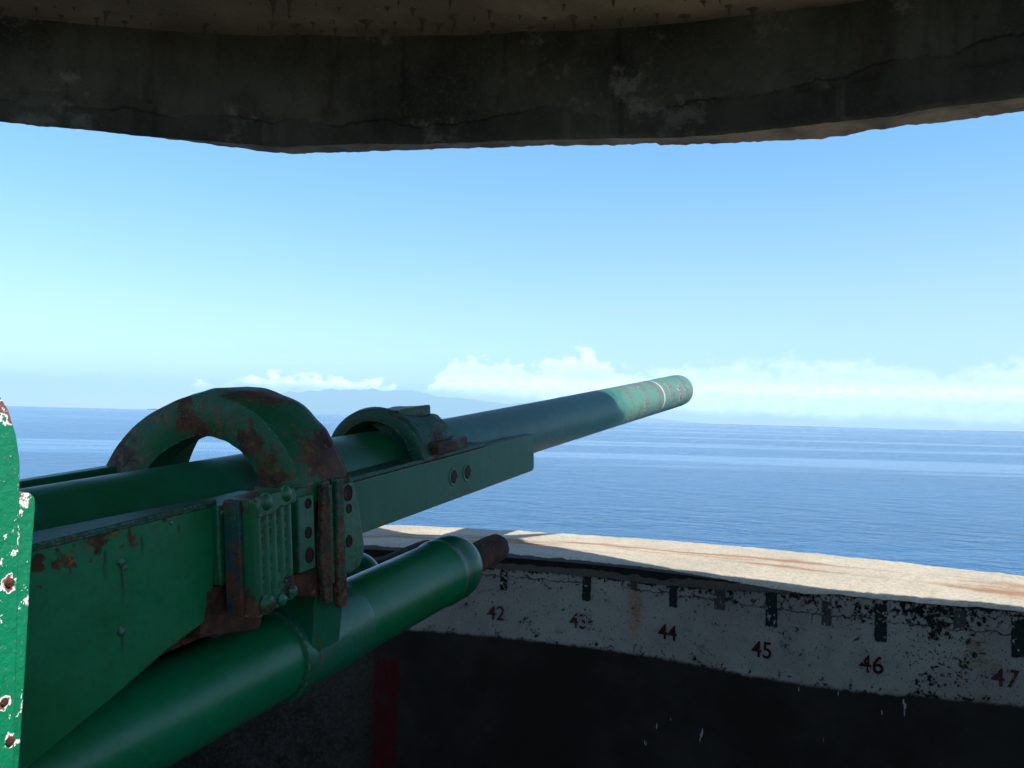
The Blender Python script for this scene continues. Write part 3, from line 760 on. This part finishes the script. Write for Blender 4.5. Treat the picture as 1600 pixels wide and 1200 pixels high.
tag(roof, 'dark sooty concrete casemate roof with a heavy curved lintel hanging over the gun', 'roof', 'thing')
def rlink(name, bm, mat, **kw):
    o = link_mesh(name, bm, mat, roof, **kw); o.matrix_local = Matrix.Translation(roof.location).inverted(); return o
def ceil_z(d, r): return lerp_table(ZCE, d)+.0*r
bm = bmesh.new(); rows = []
d = -25.0; LDG = []
while d < 136: LDG.append(d); d += .22 if 40 <= d <= 112 else 1.0
for d in LDG:
    zi, zo, zc = lerp_table(ZIN, d), lerp_table(ZOUT, d), lerp_table(ZCE, d)
    zi = max(zi, zo-.08)+.004*fbm(Vector((d*.8, 0, 2)))
    zo += .006*fbm(Vector((d*.9, 7, 0)))+.004*fbm(Vector((d*3.1, 1, 0)))
    row = []
    # crack line some 0.17 above the lower edge, below it the face steps back a little
    zk = zi+.17+.03*fbm(Vector((d*.22, 5, 5)), 5)
    for k in range(30):
        f = k/29; z = zc+.02+(zi-zc-.02)*f
        p = pol(d, 5.0, z)
        rr = 5.0+.016*fbm(p*1.6)+.005*fbm(p*8)
        if z < zk: rr += .014
        if abs(z-zk) < .012: rr += .012
        if f > .97: rr += .02
        row.append(bm.verts.new(pol(d, rr, z)))
    for k in range(1, 7):
        f = k/6; r = 5.02+.19*f
        p = pol(d, r, 0)
        row.append(bm.verts.new(pol(d, r, zi+(zo-zi)*f-.004*math.sin(f*PI*3)+.003*fbm(p*10))))
    ro = max(5.226, lerp_table([(40, 5.42), (50, 5.46), (51.5, 5.40), (53, 5.20), (58, 5.22), (61, 5.36), (130, 5.40)], d)+.02*fbm(Vector((d*.25, 2, 2))))
    row.append(bm.verts.new(pol(d, ro, zo+.15)))
    row.append(bm.verts.new(pol(d, ro, 4.10)))
    row.append(bm.verts.new(pol(d, 4.95, 4.95)))
    rows.append(row)
for a, b in zip(rows, rows[1:]):
    n_ = len(a)
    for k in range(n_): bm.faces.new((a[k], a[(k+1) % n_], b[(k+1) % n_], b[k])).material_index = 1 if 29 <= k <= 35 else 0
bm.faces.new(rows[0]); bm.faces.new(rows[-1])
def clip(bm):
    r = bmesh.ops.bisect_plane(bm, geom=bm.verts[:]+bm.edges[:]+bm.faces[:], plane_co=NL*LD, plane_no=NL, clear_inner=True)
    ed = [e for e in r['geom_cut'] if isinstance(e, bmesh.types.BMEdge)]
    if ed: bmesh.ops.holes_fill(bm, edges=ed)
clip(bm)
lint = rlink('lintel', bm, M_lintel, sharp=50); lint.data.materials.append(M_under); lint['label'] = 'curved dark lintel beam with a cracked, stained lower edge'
# ceiling slab
bm = bmesh.new(); rows = []
CR = [0, .6, 1.2, 1.8, 2.4, 2.9, 3.3]+[3.5+.06*k for k in range(26)]
for d in [-30+1.0*k for k in range(171)]:
    row = []
    for r in CR:
        if r > 5.02: continue
        p = pol(d, r, 0); row.append(bm.verts.new(pol(d, r, lerp_table(ZCE, d)*(min(1, r/3))+4.4*(1-min(1, r/3))+.006*fbm(p*2.2)+.003*fbm(p*12))))
    rl = max(r for r in CR if r <= 5.02)
    for r in (rl, 2.5, 0): row.append(bm.verts.new(pol(d, r, 4.93)))
    rows.append(row)
for a, b in zip(rows, rows[1:]):
    for k in range(len(a)-1):
        vs = [a[k], a[k+1], b[k+1], b[k]]
        bm.faces.new(vs)
bmesh.ops.remove_doubles(bm, verts=bm.verts, dist=1e-5)
clip(bm)
slab = rlink('ceiling_slab', bm, M_ceil, sharp=60)
# stubby lime drips hanging from the ceiling
bm = bmesh.new()
pr = [(.0005, .0), (.030, .004), (.026, -.004), (.013, -.010), (.007, -.022), (.0045, -.040), (.002, -.058), (.0003, -.062)]
rows = [[bm.verts.new((r*math.cos(2*PI*k/10)*(1+.2*math.sin(2*2*PI*k/10)), r*math.sin(2*PI*k/10), z)) for k in range(10)] for r, z in pr]
for a, b in zip(rows, rows[1:]):
    for k in range(10): bm.faces.new((a[k], a[(k+1) % 10], b[(k+1) % 10], b[k]))
M_drip = concrete('lime_drip', (.20, .17, .13), (.08, .07, .055), bumpd=.004, scale=4)
proto = rlink('stalactite', bm, M_drip)
shapes = [proto.data]
for q in range(3):
    me2 = proto.data.copy()
    for v in me2.vertices:
        f = max(0, -v.co.z)/.062
        v.co.x = v.co.x*(1.0 if q else 1.5)+(.012*f*f if q == 1 else 0); v.co.y = v.co.y*(.6 if q == 2 else 1)+.005*math.sin(f*5+q)
        if q == 2: v.co.z *= 1.5
    shapes.append(me2)
spots_ = []
tries = 0
while len(spots_) < 99 and tries < 9000:
    tries += 1
    d = random.uniform(60, 111); r = 5.0-abs(random.gauss(0, .30))-.03
    if r < 3.9: continue
    q = pol(d, r, 0)
    if all((q-s[0]).length > .085 for s in spots_): spots_.append((q, d))
for i, (q, d) in enumerate(spots_):
    o = proto if i == 0 else proto.copy()
    if i: C.objects.link(o); o.data = random.choice(shapes)
    o.parent = roof
    sc = random.choice((.45, .6, .75, .9, 1.3))*random.uniform(.85, 1.15); sq = random.uniform(.4, 1.6)
    o.matrix_local = Matrix.Translation(Vector((q.x, q.y, lerp_table(ZCE, d)+.004))-roof.location) @ Matrix.Rotation(random.uniform(0, 6), 4, 'Z') @ Matrix.Diagonal((sc, sc, sc*sq, 1))
# one ragged tongue of concrete sticks out of the roof's edge
bm = bmesh.new()
tg = [pol(50.8, 5.36, 0), pol(50.5, 5.62, 0), pol(49.2, 5.97, 0), pol(49.4, 5.60, 0), pol(46, 5.36, 0)]
lo = [bm.verts.new((p.x, p.y, 4.0)) for p in tg]; hi = [bm.verts.new((p.x, p.y, 4.05)) for p in tg]
bm.faces.new(lo); bm.faces.new(hi)
for k in range(5): bm.faces.new((lo[k], lo[(k+1) % 5], hi[(k+1) % 5], hi[k]))
rlink('broken_edge', bm, M_lintel)
# added canopy, out of view, shaped to keep the sun off the pit wall
bm = bmesh.new(); rows = []
for d in range(-30, 90, 2):
    q = pol(d, rw(d)+(.02 if d < 58 else .06), 0)+Vector((2.70, -1.49, 0))
    rel = Vector((q.x-PC.x, q.y-PC.y, 0))
    if rel.length < 5.3: continue
    i_ = PC+rel.normalized()*5.28
    rows.append([bm.verts.new((x, y, z)) for x, y, z in ((i_.x, i_.y, 4.425), (q.x, q.y, 4.425), (q.x, q.y, 4.55), (i_.x, i_.y, 4.60))])
for a, b in zip(rows, rows[1:]):
    for k in range(4): bm.faces.new((a[k], a[(k+1) % 4], b[(k+1) % 4], b[k]))
bm.faces.new(rows[0]); bm.faces.new(rows[-1])
clip(bm)
rlink('sun_block_canopy', bm, M_lintel)
# two thick piers carry the roof at its ends, outside the picture
for a0, a1 in ((-10, -2), (121, 128)):
    bm = bmesh.new()
    A = [pol(a0, 5.06, 0), pol(a1, 5.06, 0), pol(a1, 5.9, 0), pol(a0, 5.9, 0)]
    lo = [bm.verts.new((p.x, p.y, 1.56)) for p in A]; hi = [bm.verts.new((p.x, p.y, 4.41)) for p in A]
    bm.faces.new(lo); bm.faces.new(hi)
    for k in range(4): bm.faces.new((lo[k], lo[(k+1) % 4], hi[(k+1) % 4], hi[k]))
    rlink('pier', bm, M_lintel, bevel=.02)

# ------------------------------------------------------------------ setting
M_floor = concrete('pit_floor', (.05, .047, .042), (.03, .028, .025), rust=.66)
bm = bmesh.new(); bmesh.ops.create_circle(bm, cap_ends=True, segments=96, radius=5.6)
for v in bm.verts: v.co += PC
fl = link_mesh('pit_floor', bm, M_floor); tag(fl, 'dark concrete floor of the gun pit', None, 'structure')

SEA = -9.0
t = NT('hillside_scrub'); co = t.coord()
n1 = t.noise(co, .25, 7, .65); n2 = t.noise(co, 2.5, 6, .7)
t.pbr(t.mix(t.step(n1, .4, .62), t.mix(n2, (.04, .075, .02), (.08, .10, .035)), t.mix(n2, (.16, .13, .09), (.24, .2, .15))), .95, t.bump(n2, .15, 1.0), spec=.1)
M_hill = t.m
bm = bmesh.new(); rows = []
for k in range(120):
    d = 360*k/120; row = []
    front = max(0, math.cos(math.radians(d-75)))**.5 if math.cos(math.radians(d-75)) > 0 else 0
    for r, zf, zb in ((5.95, .7, -.05), (7.5, -.4, -.02), (11, -3.2, .5), (18, -7.5, 2), (30, -11, 3), (46, -13, 4), (70, -14, -4), (110, -14, -14)):
        z = zb+(zf-zb)*min(1, front*1.6)
        p = pol(d, r, 0)
        if r > 7: z += min(1.2, r*.05)*fbm(p*.15)
        row.append(bm.verts.new(pol(d, r, z)))
    rows.append(row)
for i in range(120):
    a, b = rows[i], rows[(i+1) % 120]
    for k in range(len(a)-1): bm.faces.new((a[k], a[k+1], b[k+1], b[k]))
hs = link_mesh('hillside', bm, M_hill, sharp=80); tag(hs, 'scrubby headland slope falling from the gun pit to the sea', None, 'structure')

def sea_material():
    t = NT('sea_water'); co = t.coord()
    a = t.mapping(co, scale=(1, 1, 1), rot=(0, 0, .35))
    w1 = t.noise(t.mapping(a, scale=(.75, 1.2, 1)), 1.0, 4, .6, .4)
    w2 = t.noise(t.mapping(a, scale=(2.4, 3.8, 1)), 1.0, 3, .6, .3)
    big = t.noise(t.mapping(co, scale=(.003, .018, 1), rot=(0, 0, -.05)), 1.0, 5, .6, .6)
    slick = t.noise(t.mapping(co, scale=(.0011, .0105, 1), rot=(0, 0, .04), loc=(3, 1, 0)), 1.0, 5, .62, .5)
    calm = t.step(slick, .51, .60)
    w0 = t.noise(t.mapping(a, scale=(.15, .24, 1)), 1.0, 3, .55, .5)
    h = t.math('ADD', t.math('MULTIPLY', w1, 1.0), t.math('ADD', t.math('MULTIPLY', w2, .28), t.math('MULTIPLY', w0, 2.2)))
    b = t.n('ShaderNodeBump'); t.l(h, b.inputs['Height']); b.inputs['Distance'].default_value = .5
    t.l(t.mixf(calm, t.step(big, .3, .7,   .85, 1.0), .10), b.inputs['Strength'])
    col = t.mix(t.step(big, .35, .65), (.003, .082, .205), (.006, .105, .25))
    p = t.pbr(col, t.mixf(calm, .15, .16), b.outputs[0], spec=.38)
    p.inputs['IOR'].default_value = 1.333
    return t.m
bm = bmesh.new()
rr = [0, 60, 200, 800, 2000, 3300, 4500]
rows = [[bm.verts.new((r*math.cos(2*PI*k/128), r*math.sin(2*PI*k/128), SEA)) for k in range(128)] for r in rr[1:]]
bm.faces.new(rows[0])
for a, b in zip(rows, rows[1:]):
    for k in range(128): bm.faces.new((a[k], a[(k+1) % 128], b[(k+1) % 128], b[k]))
sea = link_mesh('sea', bm, sea_material()); tag(sea, 'calm blue sea with paler wind lanes reaching the horizon', None, 'structure')

# far mountain island and a low shore
t = NT('forested_mountain'); n = t.noise(t.coord(), .004, 6, .6)
t.pbr(t.mix(n, (.035, .06, .025), (.07, .085, .045)), .95, spec=.1); M_mtn = t.m
RID = [(-22, 0), (-16, 180), (-14, 330), (-12.3, 352), (-11.3, 380), (-10.4, 385), (-9.5, 430), (-8.9, 418), (-8.2, 385), (-7.5, 395), (-6, 370), (-4.5, 330), (-2, 280), (0, 250), (2.5, 215), (5, 160), (9, 90), (14, 0)]
def ridge(name, tab, dist, depth, mat, step, label, rough=.10, base=-75, fac=1.0):
    bm = bmesh.new(); rows = []
    az = tab[0][0]
    while az <= tab[-1][0]+1e-6:
        h = lerp_table(tab, az)*fac; row = []
        for j in range(11):
            f = j/10; prof_ = math.sin(f*PI)**.8 if 0 < f < 1 else 0
            dd = dist-depth/2+depth*f
            a = math.radians(az); x, y = dd*math.sin(a), dd*math.cos(a)
            z = base+h*prof_*(1+rough*fbm(Vector((x*.0008, y*.0008, 0)), 5))+h*.06*fbm(Vector((x*.0027, y*.0027, 3)), 4)*prof_
            row.append(bm.verts.new((x, y, z)))
        rows.append(row); az += step
    for a, b in zip(rows, rows[1:]):
        for k in range(10): bm.faces.new((a[k], a[k+1], b[k+1], b[k]))
    o = link_mesh(name, bm, mat, sharp=180); tag(o, label, None, 'structure'); return o
ridge('mountains', RID, 29800, 2600, M_mtn, .12, 'hazy blue mountain range on the horizon behind the gun', fac=2.24, base=-118)
t = NT('pale_shore'); n = t.noise(t.coord(), .01, 5, .6); t.pbr(t.mix(n, (.30, .27, .22), (.12, .14, .09)), .95, spec=.1)
ridge('far_shore', [(9, 0), (11, 14), (16, 17), (21, 20), (25, 18.5), (30, 21), (36, 18), (40, 0)], 4900, 200, t.m, .2, 'thin low strip of far land on the horizon at the right', .25, base=-24, fac=.92)
ridge('far_islet', [(-22.4, 0), (-22.1, 17), (-21.7, 21), (-21.3, 16), (-21.0, 0)], 4900, 200, M_mtn, .05, 'tiny dark islet on the horizon at the left', .2, base=-24, fac=.90)

# the air
bm = bmesh.new(); box(bm, (-31500, -31500, -125), (31500, 31500, 900))
t = NT('sea_haze')
pv = t.n('ShaderNodeVolumePrincipled'); pv.inputs['Color'].default_value = (.60, .87, 1, 1); pv.inputs['Density'].default_value = 8.0e-5; pv.inputs['Anisotropy'].default_value = 0
t.l(pv.outputs[0], t.out.inputs['Volume'])
hz = link_mesh('haze', bm, t.m); tag(hz, 'thin pale sea haze over the water', None, 'stuff')

# ------------------------------------------------------------------ sky, clouds, sun
w = bpy.data.worlds.new('World'); scene.world = w; w.use_nodes = True
class WT(NT):
    def __init__(self, tree):
        self.t = tree; tree.nodes.clear(); self.out = self.n('ShaderNodeOutputWorld')
k = WT(w.node_tree)
sky = k.n('ShaderNodeTexSky', sky_type='NISHITA'); sky.sun_disc = False
sun_dir = Vector((math.cos(SA)*math.cos(SEL), math.sin(SA)*math.cos(SEL), math.sin(SEL)))
sky.sun_elevation = SEL; sky.sun_rotation = math.atan2(sun_dir.x, sun_dir.y)
sky.air_density = .75; sky.dust_density = .03; sky.ozone_density = 1.7; sky.altitude = 0
bgs = k.n('ShaderNodeBackground'); k.l(sky.outputs[0], bgs.inputs[0]); bgs.inputs[1].default_value = .13
dirv = k.coord('Generated'); s = k.sep(dirv)
DEG = 180/PI
az = k.math('MULTIPLY', k.math('ARCTAN2', s[0], s[1]), DEG)
el = k.math('MULTIPLY', k.math('ARCSINE', s[2]), DEG)
cv = k.n('ShaderNodeCombineXYZ'); k.l(az, cv.inputs[0]); k.l(k.math('MULTIPLY', el, 1.5), cv.inputs[1])
f1 = k.noise(cv.outputs[0], .42, 9, .56, .15)
f2 = k.noise(cv.outputs[0], 1.7, 6, .6, .1)
vo = k.n('ShaderNodeTexVoronoi', feature='SMOOTH_F1'); k.l(cv.outputs[0], vo.inputs['Vector']); vo.inputs['Scale'].default_value = 1.15; vo.inputs['Detail'].default_value = 3; vo.inputs['Roughness'].default_value = .55
def curve(x, pts, lo, hi, ylo, yhi):
    fc = k.n('ShaderNodeFloatCurve'); c = fc.mapping.curves[0]
    k.l(k.math('DIVIDE', k.math('SUBTRACT', x, lo), hi-lo, clamp=True), fc.inputs['Value'])
    P_ = [((a-lo)/(hi-lo), (b-ylo)/(yhi-ylo)) for a, b in pts]
    c.points[0].location = P_[0]; c.points[1].location = P_[-1]
    for q in P_[1:-1]: c.points.new(*q)
    for pnt in c.points: pnt.handle_type = 'VECTOR'
    fc.mapping.update()
    return k.math('ADD', k.math('MULTIPLY', fc.outputs[0], yhi-ylo), ylo)
TOP = [(-60, 1.2), (-30, -1), (-20.8, -1), (-19.2, 2.3), (-17.5, 2.0), (-16, 2.6), (-13, 2.9), (-9, 2.7), (-7, 2.0), (-5.4, 2.2), (-4.2, 3.9), (-1.5, 4.1), (1, 3.8), (3, 4.3), (5, 5.0), (6.5, 4.0), (8, 3.5), (9.5, 3.9), (11, 4.2), (13, 4.2), (18, 4.5), (21, 4.5), (24, 4.4), (26, 3.8), (28, 4.5), (31, 4.8), (60, 3.5)]
BOT = [(-60, .5), (-20, 1.3), (-17, 1.6), (-13, 1.55), (-9, 1.5), (-6.5, 1.6), (-4, 1.6), (0, 1.3), (4, 1.1), (8, .8), (12, .6), (20, .5), (30, .4), (60, .4)]
top = curve(az, TOP, -60, 60, -2, 6); bot = curve(az, BOT, -60, 60, -2, 6)
puff = k.math('ADD', k.math('MULTIPLY', k.math('SUBTRACT', f1, .5), 2.6), k.math('MULTIPLY', k.math('SUBTRACT', .42, vo.outputs['Distance']), 1.1))
edge_ = k.math('ADD', k.math('SUBTRACT', top, el), puff)
mt = k.step(edge_, -.15, k.step(az, 6, 16, .5, 1.3))
mb = k.step(k.math('ADD', k.math('SUBTRACT', el, bot), k.math('MULTIPLY', k.math('SUBTRACT', f1, .5), 1.0)), -.35, .45)
dens = k.math('MULTIPLY', mt, mb)
body = k.step(f2, .30, .62, .62, 1.0)
dens = k.math('MULTIPLY', dens, body)
# thin high veil on the left
cc = k.n('ShaderNodeCombineXYZ'); k.l(k.math('MULTIPLY', az, .05), cc.inputs[0]); k.l(k.math('ADD', k.math('MULTIPLY', el, .55), k.math('MULTIPLY', az, .035)), cc.inputs[1])
ci = k.step(k.noise(cc.outputs[0], 1.6, 6, .55, .3), .52, .78, 0, .22)
ci = k.math('MULTIPLY', ci, k.math('MULTIPLY', k.step(el, 2.0, 4.0), k.step(el, 10, 6)))
bgc = k.n('ShaderNodeBackground'); k.l(k.step(el, 2.9, 1.6, 1.1, 3.2), bgc.inputs[1])
shade = k.step(k.math('ADD', edge_, k.math('MULTIPLY', f2, .8)), .4, 1.9)
k.l(k.mix(shade, (1.0, 1.0, 1.0), (.80, .88, .96)), bgc.inputs[0])
low = k.math('MULTIPLY', k.step(el, 33, 24), k.step(k.math('ABSOLUTE', az), 61, 48))
tint = k.n('ShaderNodeMix', data_type='RGBA', blend_type='MULTIPLY'); k.l(low, tint.inputs[0]); k.l(sky.outputs[0], tint.inputs[6]); k.l(k.mix(k.step(el, 4, 20), (.76, .825, 1.0), (.60, .955, 1.04)), tint.inputs[7])
bgs2 = k.n('ShaderNodeBackground'); k.l(tint.outputs[2], bgs2.inputs[0]); bgs2.inputs[1].default_value = bgs.inputs[1].default_value
mx = k.n('ShaderNodeMixShader'); veil = k.math('MULTIPLY', k.step(k.math('SUBTRACT', az, k.math('MULTIPLY', el, .8)), -22, 45), k.math('MULTIPLY', k.step(el, 17, 4), .30))
bgv = k.n('ShaderNodeBackground'); bgv.inputs[0].default_value = (.78, .93, 1, 1); bgv.inputs[1].default_value = .56
mv = k.n('ShaderNodeMixShader'); k.l(k.math('MAXIMUM', ci, veil), mv.inputs[0]); k.l(bgs2.outputs[0], mv.inputs[1]); k.l(bgv.outputs[0], mv.inputs[2])
k.l(k.math('MULTIPLY', dens, .95), mx.inputs[0]); k.l(mv.outputs[0], mx.inputs[1]); k.l(bgc.outputs[0], mx.inputs[2])
# the cloud nodes only need to run in the low band of sky that holds cloud
gate = k.math('MULTIPLY', k.math('LESS_THAN', k.math('ABSOLUTE', k.math('SUBTRACT', el, 17)), 17.6), k.math('LESS_THAN', k.math('ABSOLUTE', az), 62))
mg = k.n('ShaderNodeMixShader'); k.l(gate, mg.inputs[0]); k.l(bgs.outputs[0], mg.inputs[1]); k.l(mx.outputs[0], mg.inputs[2])
k.l(mg.outputs[0], k.out.inputs['Surface'])

sl = bpy.data.lights.new('sun', 'SUN'); sl.energy = 3.8; sl.angle = math.radians(.5); sl.color = (1, .955, .88)
so = bpy.data.objects.new('sun', sl); C.objects.link(so); so.rotation_euler = (-sun_dir).to_track_quat('-Z', 'Y').to_euler(); so.location = sun_dir*30

# ------------------------------------------------------------------ camera
cam = bpy.data.cameras.new('camera'); co_ = bpy.data.objects.new('camera', cam); C.objects.link(co_)
cam.sensor_width = 36; cam.lens = 31.5; cam.clip_end = 90000; cam.clip_start = .05
Rv = Vector((.999655647, -.000954959, .026223579)); Uv = Vector((-.02624096, -.03637937, .99899347)); Fv = Vector((0, .9993376, .0363919))
m = Matrix((Rv, Uv, -Fv)).transposed().to_4x4(); m.translation = (0, 0, 2.3)
co_.matrix_world = m
scene.camera = co_
scene.view_settings.view_transform = 'Standard'; scene.view_settings.look = 'None'
scene.view_settings.exposure = 0.9; scene.view_settings.gamma = 1
w.cycles.sampling_method = 'MANUAL'; w.cycles.sample_map_resolution = 512
scene.cycles.use_denoising = True
scene.cycles.max_bounces = 8; scene.cycles.volume_bounces = 1
